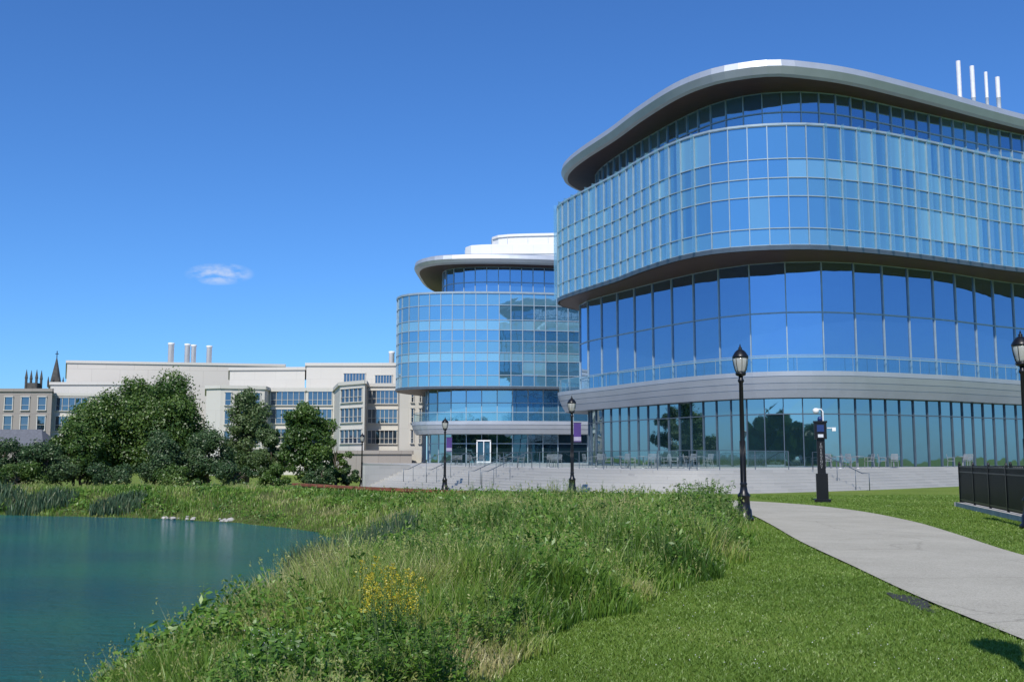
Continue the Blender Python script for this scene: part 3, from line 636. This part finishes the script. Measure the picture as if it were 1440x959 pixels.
# ------------------------------------------------------------------ foliage
FOL=foliage('tree_leaves',[(0,(.022,.054,.010)),(.5,(.056,.118,.018)),(1,(.12,.19,.032))],.3)
FOG=foliage('greyish_tree_leaves',[(0,(.035,.070,.022)),(.5,(.080,.135,.042)),(1,(.15,.21,.075))],.3)
PIN=foliage('pine_needles',[(0,(.018,.042,.016)),(.5,(.042,.085,.028)),(1,(.08,.13,.045))],.15)
GRS=foliage('meadow_grass',[(0,(.050,.12,.013)),(.4,(.13,.245,.030)),(.7,(.22,.34,.052)),(.9,(.36,.39,.12)),(1,(.47,.42,.20))],.35)
LWN=foliage('lawn_blades',[(0,(.10,.175,.022)),(.6,(.175,.285,.040)),(.93,(.25,.34,.07)),(1,(.38,.36,.14))],.35)
LEF=foliage('weed_leaves',[(0,(.038,.10,.012)),(.5,(.105,.225,.025)),(1,(.22,.35,.05))],.35)
REED=foliage('reed_blades',[(0,(.030,.070,.038)),(.6,(.075,.135,.065)),(1,(.20,.21,.11))],.25)
YEL=foliage('yellow_flowers',[(0,(.38,.31,.02)),(1,(.60,.52,.05))],.3)
WHI=foliage('white_flowers',[(0,(.45,.45,.42)),(1,(.7,.7,.68))],.3)

def leaves_arr(pos,nrm,size,rng,asp=.55):
    n=len(pos); a=rng.normal(size=(n,3)); t1=np.cross(nrm,a); t1/=np.linalg.norm(t1,axis=1)[:,None]+1e-9; t2=np.cross(nrm,t1); t2/=np.linalg.norm(t2,axis=1)[:,None]+1e-9
    s=size[:,None]; return np.stack([pos-t1*s,pos-t2*s*asp,pos+t1*s,pos+t2*s*asp],1).reshape(-1,3)
def leafmesh(name,pos,nrm,size,var,mat,rng,asp=.55,**k):
    V=leaves_arr(pos,nrm,size,rng,asp); n=len(pos)
    return fast_mesh(name,V,np.arange(4*n),np.full(n,4),np.repeat(var,4),mat,**k)
def tree(name,x,y,z,hh,rx,ry,zc,rz,ncl,nleaf,ls,mat,label,seed,cat='tree',shape='round',trunk=.35,air=1.0):
    rng=np.random.default_rng(seed); root=empty(name,label=label,cat=cat,loc=(x,y,z))
    cl=[]
    while len(cl)<ncl:
        d=rng.normal(size=3); d/=np.linalg.norm(d); r_=rng.uniform(.15,1)**.5*(.80 if air==1 else .88)
        c=np.array([rx*d[0]*r_,ry*d[1]*r_,zc+rz*d[2]*r_]); cr=rng.uniform(.16,.36)*air
        if shape=='cone':
            f=np.clip((c[2]-(zc-rz))/(2*rz),0,1); c[:2]*=(1.15-.75*f)
        elif d[2]<-.2: c[:2]*=1.1
        cl.append((c,cr*(rx+ry+rz)/3,rng.uniform(-.2,.25)))
    P_=[];N_=[];S_=[];A_=[]
    per=nleaf//ncl
    for c,cr,cv in cl:
        m=int(per*(cr/(.26*air*(rx+ry+rz)/3))**2*.85)+20; d=rng.normal(size=(m,3)); d/=np.linalg.norm(d,axis=1)[:,None]; rad=cr*rng.uniform(.3,1.0,m)**.6*(1+.45*rng.random(m)**3)
        d2=d*np.array([1.12,1.12,.85]); q=c+d2*rad[:,None]; q[:,2]=np.maximum(q[:,2],.05); P_.append(q); nn=d*.8+rng.normal(size=(m,3))*.6+np.array([0,-.2,.3]); N_.append(nn/np.linalg.norm(nn,axis=1)[:,None]); S_.append(ls*rng.uniform(.6,1.3,m)); A_.append(np.clip(.5+cv+rng.normal(size=m)*.16,0,1))
    leafmesh('crown',np.concatenate(P_),np.concatenate(N_),np.concatenate(S_),np.concatenate(A_),mat,rng,parent=root)
    mb=MB(); top_=zc+rz*.5; mb.tube([(0,0,-.3),(.05,0,hh*.12),(-.1,.05,zc*.6),(.1,0,top_)],[trunk*1.3,trunk,trunk*.75,trunk*.15],9)
    for c,cr,cv in cl[:18]:
        s0=max(hh*.14,min(c[2]*.55,zc)); mb.tube([(0,0,s0),(c[0]*.45,c[1]*.45,s0+(c[2]-s0)*.6),tuple(c)],[trunk*.45,trunk*.28,trunk*.08],6)
    mb.obj('trunk',M['bark'],parent=root); return root
def T_(name,uu,Y,topv,halfw,label,seed,mat=FOL,shape='round',ncl=34,nleaf=9000,ls=.30,cat='tree',air=1.0):
    zt=1.67+Y*(645-topv)/1440*1.01; x=(uu-720)/1440*Y; z0=h1(x,Y); hh=zt-z0; rw=halfw/1440*Y
    zc=hh*.51; rz=hh*.49
    return tree(name,x,Y,z0,hh,rw,rw*.9,zc,rz,ncl,nleaf,ls,mat,label,seed,cat,shape,trunk=max(.12,hh*.020),air=air)
T_('broadleaf_tree',222,92,522,78,'large rounded green tree beside the lagoon',1,ncl=110,nleaf=70000,ls=.125,air=.95)
T_('broadleaf_tree',150,89,550,62,'dark green spreading tree beside the lagoon',2,ncl=66,nleaf=38000,ls=.125,air=.98)
T_('broadleaf_tree',108,84,590,46,'dark green spreading tree beside the lagoon',12,ncl=34,nleaf=15000,ls=.12)
T_('broadleaf_tree',350,96,534,42,'tall airy grey green tree before cream building',3,FOG,ncl=56,nleaf=22000,ls=.12,shape='cone',air=.78)
T_('broadleaf_tree',384,90,596,28,'small green tree before cream building',4,FOG,ncl=28,nleaf=9000,ls=.11,air=.8)
T_('broadleaf_tree',436,86,560,44,'rounded deep green tree before cream building',5,ncl=54,nleaf=26000,ls=.115,air=.84)
T_('broadleaf_tree',474,92,610,22,'small green tree before cream building',6,ncl=18,nleaf=6000,ls=.11,air=.8)
T_('pine_tree',238,82,606,42,'low bushy dark pine on the bank',7,PIN,ncl=34,nleaf=16000,ls=.10)
T_('pine_tree',296,84,604,42,'low bushy dark pine on the bank',8,PIN,ncl=34,nleaf=16000,ls=.10)
T_('pine_tree',70,80,618,54,'broad dark pine on the bank',9,PIN,ncl=34,nleaf=16000,ls=.10)
T_('pine_tree',4,80,614,52,'broad dark pine on the bank',10,PIN,ncl=34,nleaf=16000,ls=.10)
T_('pine_tree',-60,84,600,60,'broad dark pine on the bank',11,PIN,ncl=20,nleaf=5000,ls=.2)
for uu,Y,tv,hw,mt in((455,84,650,30,PIN),(150,78,652,44,PIN),(335,80,652,40,PIN),(395,82,654,30,FOL),(118,84,640,40,PIN),(260,79,655,40,FOL),(30,77,650,46,FOL),(490,92,652,18,PIN),(550,120,652,14,FOL),(575,120,654,14,PIN)):
    T_('shrub',uu,Y,tv,hw,'low dark green shrub under trees',int(uu),mt,ncl=12,nleaf=4500,ls=.09,cat='shrub')
rng=np.random.default_rng(50); P_=[];
for k in range(84):
    x=-200+k*3.5+rng.uniform(-2,2); y=-75+rng.uniform(-8,8); hgt=rng.uniform(8,17)*(1 if x<30 else .7)
    m=230; d=rng.normal(size=(m,3)); d/=np.linalg.norm(d,axis=1)[:,None]; P_.append(np.array([x,y,hgt*.5])+d*np.array([4,4,hgt*.5])*rng.uniform(.4,1,m)[:,None])
P_=np.concatenate(P_); nn=rng.normal(size=P_.shape); nn/=np.linalg.norm(nn,axis=1)[:,None]
leafmesh('treeline',P_,nn,np.full(len(P_),1.1),rng.uniform(0,.6,len(P_)),FOL,rng,.8,kind='stuff',label='far wooded shore across the lawn')

# ------------------------------------------------------------------ grass blades
def pn(x,y,s,o=0):
    return np.clip(.5+.25*(np.sin(x*s*1.3+y*s*.7+o)+np.sin(y*s*1.7-x*s*.9+1.3*o+2)*.7+np.sin((x+y)*s*2.9+o*.5)*.5+np.sin((x-y*1.3)*s*4.7+o)*.35)/1.2,0,1)
def blades(name,x,y,z,h,w,var,mat,lean=.35,rng=RNG,**k):
    n=len(x); th=rng.uniform(0,6.283,n); ph=rng.uniform(0,6.283,n); ln=h*rng.uniform(.05,1,n)*lean*2
    dx,dy=np.cos(th)*w/2,np.sin(th)*w/2; lx,ly=np.cos(ph)*ln+.03*h,np.sin(ph)*ln
    V=np.zeros((n,5,3))
    V[:,0]=np.stack([x-dx,y-dy,z],1);V[:,1]=np.stack([x+dx,y+dy,z],1)
    V[:,2]=np.stack([x-dx*.8+lx*.35,y-dy*.8+ly*.35,z+h*.6],1);V[:,3]=np.stack([x+dx*.8+lx*.35,y+dy*.8+ly*.35,z+h*.6],1)
    V[:,4]=np.stack([x+lx,y+ly,z+h*.97],1)
    b=np.arange(n)*5
    F=np.stack([b,b+1,b+3,b+2,b+2,b+3,b+4],1).ravel(); tot=np.tile([4,3],n)
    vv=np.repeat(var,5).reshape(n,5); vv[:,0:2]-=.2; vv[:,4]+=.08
    o=fast_mesh(name,V.reshape(-1,3),F,tot,np.clip(vv,0,1).ravel(),mat,**k)
    return o,V[:,4]
N=470000; Y=np.exp(RNG.uniform(math.log(6.6),math.log(48),N)); X=RNG.uniform(-.12,.56,N)*Y
pxl=np.interp(Y,[p[1] for p in PL[:10]],[p[0] for p in PL[:10]]); pxr=np.interp(Y,[p[1] for p in PR[:10]],[p[0] for p in PR[:10]])
ok=(((X>edge_x(Y)-.4)&(X<pxl+.05*RNG.normal(size=N)+.04*np.sin(Y*5)+.02)&(Y<35))|((X>pxr-.05-.04*np.sin(Y*3.1))&(Y<48)))
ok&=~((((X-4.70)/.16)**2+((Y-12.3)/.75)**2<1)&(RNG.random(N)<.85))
X=X[ok];Y=Y[ok]; n=len(X)
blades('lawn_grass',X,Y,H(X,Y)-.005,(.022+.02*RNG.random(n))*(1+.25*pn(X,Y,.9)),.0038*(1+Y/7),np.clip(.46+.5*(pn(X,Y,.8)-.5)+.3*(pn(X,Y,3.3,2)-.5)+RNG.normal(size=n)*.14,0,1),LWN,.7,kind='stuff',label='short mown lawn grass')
N=380; Y=np.exp(RNG.uniform(math.log(6.8),math.log(18),N)); X=RNG.uniform(-.05,.5,N)*Y; ok=(X>edge_x(Y)+.1)&(X<4.3)&(pn(X,Y,1.1,3)>.5); X=X[ok];Y=Y[ok]; n=len(X)
nn=RNG.normal(size=(n,3))*.3+np.array([0,-.6,.8]); nn/=np.linalg.norm(nn,axis=1)[:,None]
leafmesh('clover_flowers',np.stack([X,Y,H(X,Y)+.045],1),nn,np.full(n,.006),RNG.random(n),WHI,RNG,.9,kind='stuff',label='tiny white clover flowers in the lawn')
# meadow
def hscale(X,Y):
    s=1-.40*sstep((Y-24)/16)                                   # lower towards the terrace
    s=s*(1-.35*sstep((Y-38)/10)*sstep((2-X)/4)*(X>-15))
    s=s*(1-.40*np.exp(-(((X+1.0)/.9)**2+((Y-8.2)/1.3)**2)))    # open around the goldenrod
    s=s*(1-.55*np.exp(-(((X+3.0)/1.4)**2+((Y-21)/4.0)**2)))    # open in front of the reeds
    s=s*np.clip(.45+.55*(Y-6)/5,.45,1)
    return s
N=540000; Y=np.exp(RNG.uniform(math.log(6.2),math.log(80),N)); X=RNG.uniform(-.60,.30,N)*Y
ok=in_meadow(X,Y)&(shore_d(X,Y)>.05)
X=X[ok];Y=Y[ok]
cl=pn(X,Y,1.9,1.0); keep=RNG.random(len(X))<np.clip(.30+1.2*cl,0,1); X=X[keep];Y=Y[keep]; n=len(X)
sd_=shore_d(X,Y)
dl=edge_x(Y)-X; tall=np.where(Y<36,np.clip(dl/1.0+.3,.3,1),1)*np.clip(.55+sd_/4,.5,1)
hgt=(.15+.52*pn(X,Y,.75,3)**1.5+.50*pn(X,Y,2.9,6)*RNG.random(n)**1.5+.12*RNG.random(n))*tall*hscale(X,Y); hgt=np.clip(hgt,.08,1.0)
var=.44+.55*(pn(X,Y,.42,5)-.5)+.85*(pn(X,Y,1.1,2)-.5)+RNG.normal(size=n)*.12
var+=.22*((X<-2.2)&(Y<20))+.08*(Y>28)
stalk=RNG.random(n)<.026; hgt=np.where(stalk,np.minimum(hgt*1.35+.06,.9),hgt); var=np.where(stalk,.93,var)
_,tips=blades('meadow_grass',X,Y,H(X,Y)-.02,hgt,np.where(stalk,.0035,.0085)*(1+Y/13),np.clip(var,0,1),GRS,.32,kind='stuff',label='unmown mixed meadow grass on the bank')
tp_=tips[stalk]; sc=(1+Y[stalk]/18)
ps_=np.concatenate([tp_+np.array([0,0,-.02])*k+RNG.normal(size=tp_.shape)*.006 for k in range(4)]); n=len(ps_)
nn=RNG.normal(size=(n,3)); nn[:,2]*=.2; nn/=np.linalg.norm(nn,axis=1)[:,None]
leafmesh('grass_seed_heads',ps_,nn,np.tile(sc,4)*.011,.80+.15*RNG.random(n),GRS,RNG,.4,kind='stuff',label='feathery pale grass seed heads')
# broad leaf ground cover in patches
N=290000; Y=np.exp(RNG.uniform(math.log(6.2),math.log(62),N)); X=RNG.uniform(-.5,.30,N)*Y
dd=edge_x(Y)-X
ok=in_meadow(X,Y)&(shore_d(X,Y)>.6)&(pn(X,Y,1.25,9)+.35*(pn(X,Y,6.3,2)-.5)>.62)&((Y>36)|(dd>.1))
X=X[ok];Y=Y[ok];n=len(X); dd=dd[ok]
hm=(.12+.46*pn(X,Y,1.25,9)+.55*np.clip(pn(X,Y,5.1,4)-.25,0,1))*np.where(Y<36,np.clip(dd/.7,.4,1),1)*hscale(X,Y)
pos=np.stack([X,Y,H(X,Y)+hm*RNG.uniform(.25,1.1,n)],1); nn=RNG.normal(size=(n,3))*.8+np.array([0,-.35,.7]); nn/=np.linalg.norm(nn,axis=1)[:,None]
leafmesh('ground_cover',pos,nn,(.013+.020*pn(X,Y,2.2,7)+.006*RNG.random(n))*(1+Y/18),np.clip(.46+.9*(pn(X,Y,.6,1)-.5)+RNG.normal(size=n)*.2,0,1),LEF,RNG,.38,kind='stuff',label='leafy weeds among the meadow grass')

# individual plants -------------------------------------------------
def plant_mesh(seed,hh,rad,nst,leaf,lper,flower=None):
    rng=np.random.default_rng(seed); pos=[];nr=[];sz=[];fp=[]
    st=MB()
    for s in range(nst):
        a=rng.uniform(0,6.28); r_=rad*rng.uniform(.1,1); b=np.array([math.cos(a)*r_*.35,math.sin(a)*r_*.35,0]); t_=np.array([math.cos(a)*r_,math.sin(a)*r_,hh*rng.uniform(.6,1.1)])
        st.tube([tuple(b),tuple(b*.6+t_*.4+np.array([0,0,.06])),tuple(t_)],[.006,.005,.002],4)
        for k in range(lper):
            f=rng.uniform(.12,1); c=b*(1-f)+t_*f; ang=k*2.4+rng.uniform(-.3,.3); o=np.array([math.cos(ang),math.sin(ang),.1]); L=leaf*rng.uniform(.6,1.2)*(1.15-.5*f)
            pos.append(c+o*L*.9); m=np.array([-o[0]*.4,-o[1]*.4-.2,1.0])+rng.normal(size=3)*.35; nr.append(m/np.linalg.norm(m)); sz.append(L)
        if flower and rng.random()<flower[2]:
            for k in range(flower[1]):
                if flower[0]=='plume':
                    f=rng.uniform(0,1); br=rng.integers(0,4)*1.57+s; q=(1-f)*.075; fp.append(t_+np.array([math.cos(br)*q+rng.normal()*.010,math.sin(br)*q+rng.normal()*.010,-.09+.15*f]))
                else: fp.append(t_+np.array([rng.normal()*.06,rng.normal()*.06,rng.normal()*.02]))
    return st,np.array(pos),np.array(nr),np.array(sz),np.array(fp),rng
def make_plant(name,label,cat,seed,hh,rad,nst,leaf,lper,flower=None,fmat=None,fsize=.012,lmat=LEF,asp=.42):
    st,p_,n_,s_,fp,rng=plant_mesh(seed,hh,rad,nst,leaf,lper,flower)
    root=empty(name,label=label,cat=cat,group=name.replace('_',' ')+'s on the bank')
    st.obj('stem',GREENSTEM,parent=root)
    leafmesh('foliage',p_,n_,s_,np.clip(.45+rng.normal(size=len(p_))*.25,0,1),lmat,rng,asp,parent=root)
    if flower:
        nn=rng.normal(size=fp.shape)+np.array([0,-.4,.6]); nn/=np.linalg.norm(nn,axis=1)[:,None]
        leafmesh('flower',fp,nn,np.full(len(fp),fsize)*rng.uniform(.7,1.3,len(fp)),rng.random(len(fp)),fmat,rng,.9,parent=root,kind='stuff')
    return root
GREENSTEM=pbr('green_stem',(.12,.18,.05),.7,0)
def dup(root,x,y,rz,s):
    c=root.copy(); COL.objects.link(c); c.location=(x,y,h1(x,y)-.02); c.rotation_euler=(0,0,rz); c.scale=(s,s,s*random.uniform(.85,1.15))
    for ch in root.children:
        d=ch.copy(); COL.objects.link(d); d.parent=c
def place(root,pts):
    x,y,s=pts[0]; root.location=(x,y,h1(x,y)-.02); root.scale=(s,s,s)
    for x,y,s in pts[1:]: dup(root,x,y,random.uniform(0,6.28),s)
sh=[make_plant('leafy_plant','leafy green weed clump in the meadow','plant',20+i,.66,.44,26,.048,22) for i in range(3)]
pl=[[],[],[]]
for y in np.arange(7.4,33,1.0):
    ex=float(edge_x(y)); k=random.randrange(3)
    if random.random()<.7: pl[k].append((ex-random.uniform(.3,.7),y+random.uniform(-.3,.3),random.uniform(.4,.8)))
    if random.random()<.5: pl[random.randrange(3)].append((ex-random.uniform(1.0,3.2),y,random.uniform(.7,1.1)))
pl[0]+=[(3.1,18.5,1.25),(3.8,20.4,1.35),(2.7,17.2,1.1),(4.6,23,1.4),(-.65,8.0,.9),(-.25,8.9,.85),(-.95,7.5,.85),(5.4,27,1.5),(5.0,28.4,1.5)]
pl[1]+=[(4.3,21.8,1.4),(4.8,24.8,1.5),(3.4,17.6,1.1),(-1.5,7.9,.75),(-.5,7.5,.75),(.0,9.6,.85),(5.5,30,1.5),(4.2,25.6,1.4)]
pl[2]+=[(-1.15,7.6,.7),(-1.9,8.9,.8),(3.8,23.4,1.35),(4.9,26.6,1.45),(6.0,31.5,1.4),(-2.2,7.9,.75)]
for r_,q in zip(sh,pl): place(r_,q)
tw=[make_plant('upright_weed','upright narrow leafy weed stalks in the meadow','plant',60+i,.90,.24,9,.038,32,asp=.25) for i in range(3)]
pl=[[],[],[]]
for k in range(140):
    y=math.exp(random.uniform(math.log(9.5),math.log(46))); x=random.uniform(-.10,.25)*y
    if y>36 and x>4: continue
    if not bool(in_meadow(np.array([x]),np.array([y]))[0]): continue
    if float(shore_d(np.array([x]),np.array([y]))[0])<2.4: continue
    if y<36 and edge_x(y)-x<.5: continue
    pl[k%3].append((x,y,random.uniform(.6,1.15)))
for r_,q in zip(tw,pl): place(r_,q)
gr=make_plant('goldenrod_plant','goldenrod plant with small yellow flower plumes','plant',40,.76,.22,12,.036,26,('plume',70,.6),YEL,.008,asp=.24)
place(gr,[(-.98,8.3,1.0),(-1.18,8.7,.95),(-.82,8.6,.85),(-1.05,9.3,.9)])
wf=make_plant('aster_plant','wild aster with tiny white flowers','plant',41,.55,.30,20,.025,14,('head',12,.6),WHI,.005)
place(wf,[(-1.75,7.9,.9),(-2.0,8.3,.85)])
mu=make_plant('tall_weed_plant','single tall leafy weed stalk at the waterline','plant',42,1.0,.03,1,.075,40)
place(mu,[(-3.95,13.4,1.05)])
for r_,q in zip(sh,[[(1.2,31,1.2),(3.8,33.5,1.3),(5.3,32,1.3)],[(2.3,36,1.1),(4.4,37.5,1.1)],[(2.3,39,1.0),(-.3,26,1.1)]]):
    for x,y,s in q: dup(r_,x,y,random.uniform(0,6),s)
def reeds(x0,y0,rad,hh,n,label,seed):
    rng=np.random.default_rng(seed); a=rng.uniform(0,6.28,n); r_=rad*np.sqrt(rng.random(n)); x=x0+r_*np.cos(a)*1.2; y=y0+r_*np.sin(a)*1.0
    z=np.maximum(H(x,y),-1.6); h=hh*rng.uniform(.5,1.05,n)*(1-.3*(r_/rad)**2)
    o,_=blades('reed_clump',x-x0,y-y0,z-float(z.min()),h,.022*(1+np.full(n,y0)/30),np.clip(.42+rng.normal(size=n)*.25,0,1),REED,.2,rng,label=label,cat='reeds',group='reeds at the water edge')
    o.location=(x0,y0,float(z.min())-.03)
reeds(-4.1,26.5,1.4,1.55,2600,'dense clump of dark green reeds at water edge',1)
reeds(-3.5,24.0,1.1,1.25,1800,'dense clump of dark green reeds at water edge',2)
for i,(x,y,r0,h0) in enumerate([(-27,59.6,1.6,1.0),(-22,57.8,1.3,.8),(-31,60.5,2.0,1.1)]):
    reeds(x,y,r0,h0,900,'clump of green reeds on the far bank',10+i)

# ------------------------------------------------------------------ light, sky, camera
EL=math.radians(46); dirx,diry=.22,.976
w=bpy.data.worlds.new('World'); scene.world=w; w.use_nodes=True; nt=w.node_tree; nt.nodes.clear()
out=nt.nodes.new('ShaderNodeOutputWorld'); bg=nt.nodes.new('ShaderNodeBackground'); sky=nt.nodes.new('ShaderNodeTexSky')
sky.sky_type='NISHITA'; sky.sun_disc=False; sky.sun_elevation=EL; sky.sun_rotation=math.atan2(-dirx,-diry)%(2*math.pi); sky.altitude=0; sky.air_density=1.0; sky.dust_density=.3; sky.ozone_density=4
tint=nt.nodes.new('ShaderNodeMixRGB'); tint.blend_type='MULTIPLY'; tint.inputs[0].default_value=1; tint.inputs[2].default_value=(.50,.90,1.40,1)
nt.links.new(sky.outputs[0],tint.inputs[1])
tc=nt.nodes.new('ShaderNodeTexCoord'); sp=nt.nodes.new('ShaderNodeSeparateXYZ'); nt.links.new(tc.outputs['Generated'],sp.inputs[0])
def mth(op,a,b=None,c=None,clamp=False):
    n_=nt.nodes.new('ShaderNodeMath'); n_.operation=op; n_.use_clamp=clamp
    for i,v_ in enumerate((a,b,c)):
        if v_ is None: continue
        if isinstance(v_,(int,float)): n_.inputs[i].default_value=v_
        else: nt.links.new(v_,n_.inputs[i])
    return n_.outputs[0]
xy=mth('DIVIDE',sp.outputs[0],sp.outputs[1]); zy=mth('DIVIDE',sp.outputs[2],sp.outputs[1])
ex=mth('POWER',mth('MULTIPLY',mth('ADD',xy,.290),28.0),2.0); ez=mth('POWER',mth('MULTIPLY',mth('SUBTRACT',zy,.1815),85.0),2.0)
fall=mth('SUBTRACT',1.0,mth('ADD',ex,ez),None,True)
cn=nt.nodes.new('ShaderNodeTexNoise'); cn.inputs['Scale'].default_value=60; cn.inputs['Detail'].default_value=7
mp=nt.nodes.new('ShaderNodeMapping'); mp.inputs['Scale'].default_value=(1,1,2.2); nt.links.new(tc.outputs['Generated'],mp.inputs[0]); nt.links.new(mp.outputs[0],cn.inputs['Vector'])
msk=mth('MULTIPLY',mth('MULTIPLY',fall,mth('MULTIPLY',mth('SUBTRACT',cn.outputs['Fac'],.38),4.5,None,True)),.55,None,True)
front=mth('GREATER_THAN',sp.outputs[1],0.0); msk=mth('MULTIPLY',msk,front)
cm=nt.nodes.new('ShaderNodeMixRGB'); nt.links.new(msk,cm.inputs[0]); nt.links.new(tint.outputs[0],cm.inputs[1]); cm.inputs[2].default_value=(8,8.2,8.6,1)
nt.links.new(cm.outputs[0],bg.inputs[0]); bg.inputs[1].default_value=.105; nt.links.new(bg.outputs[0],out.inputs[0])
sl=bpy.data.lights.new('sun','SUN'); sl.energy=4.4; sl.angle=math.radians(.53); sl.color=(1,.95,.87)
so=link('sun',sl); d=Vector((dirx*math.cos(EL),diry*math.cos(EL),-math.sin(EL))); so.rotation_euler=d.to_track_quat('-Z','Y').to_euler()
cam=bpy.data.cameras.new('camera'); cam.lens=36; cam.sensor_width=36; cam.clip_end=6000; cam.clip_start=.1
co_=link('camera',cam); co_.location=(0,0,1.67); co_.rotation_euler=(math.radians(90+6.55),0,0); scene.camera=co_
scene.view_settings.view_transform='Standard'; scene.view_settings.look='None'; scene.view_settings.exposure=0
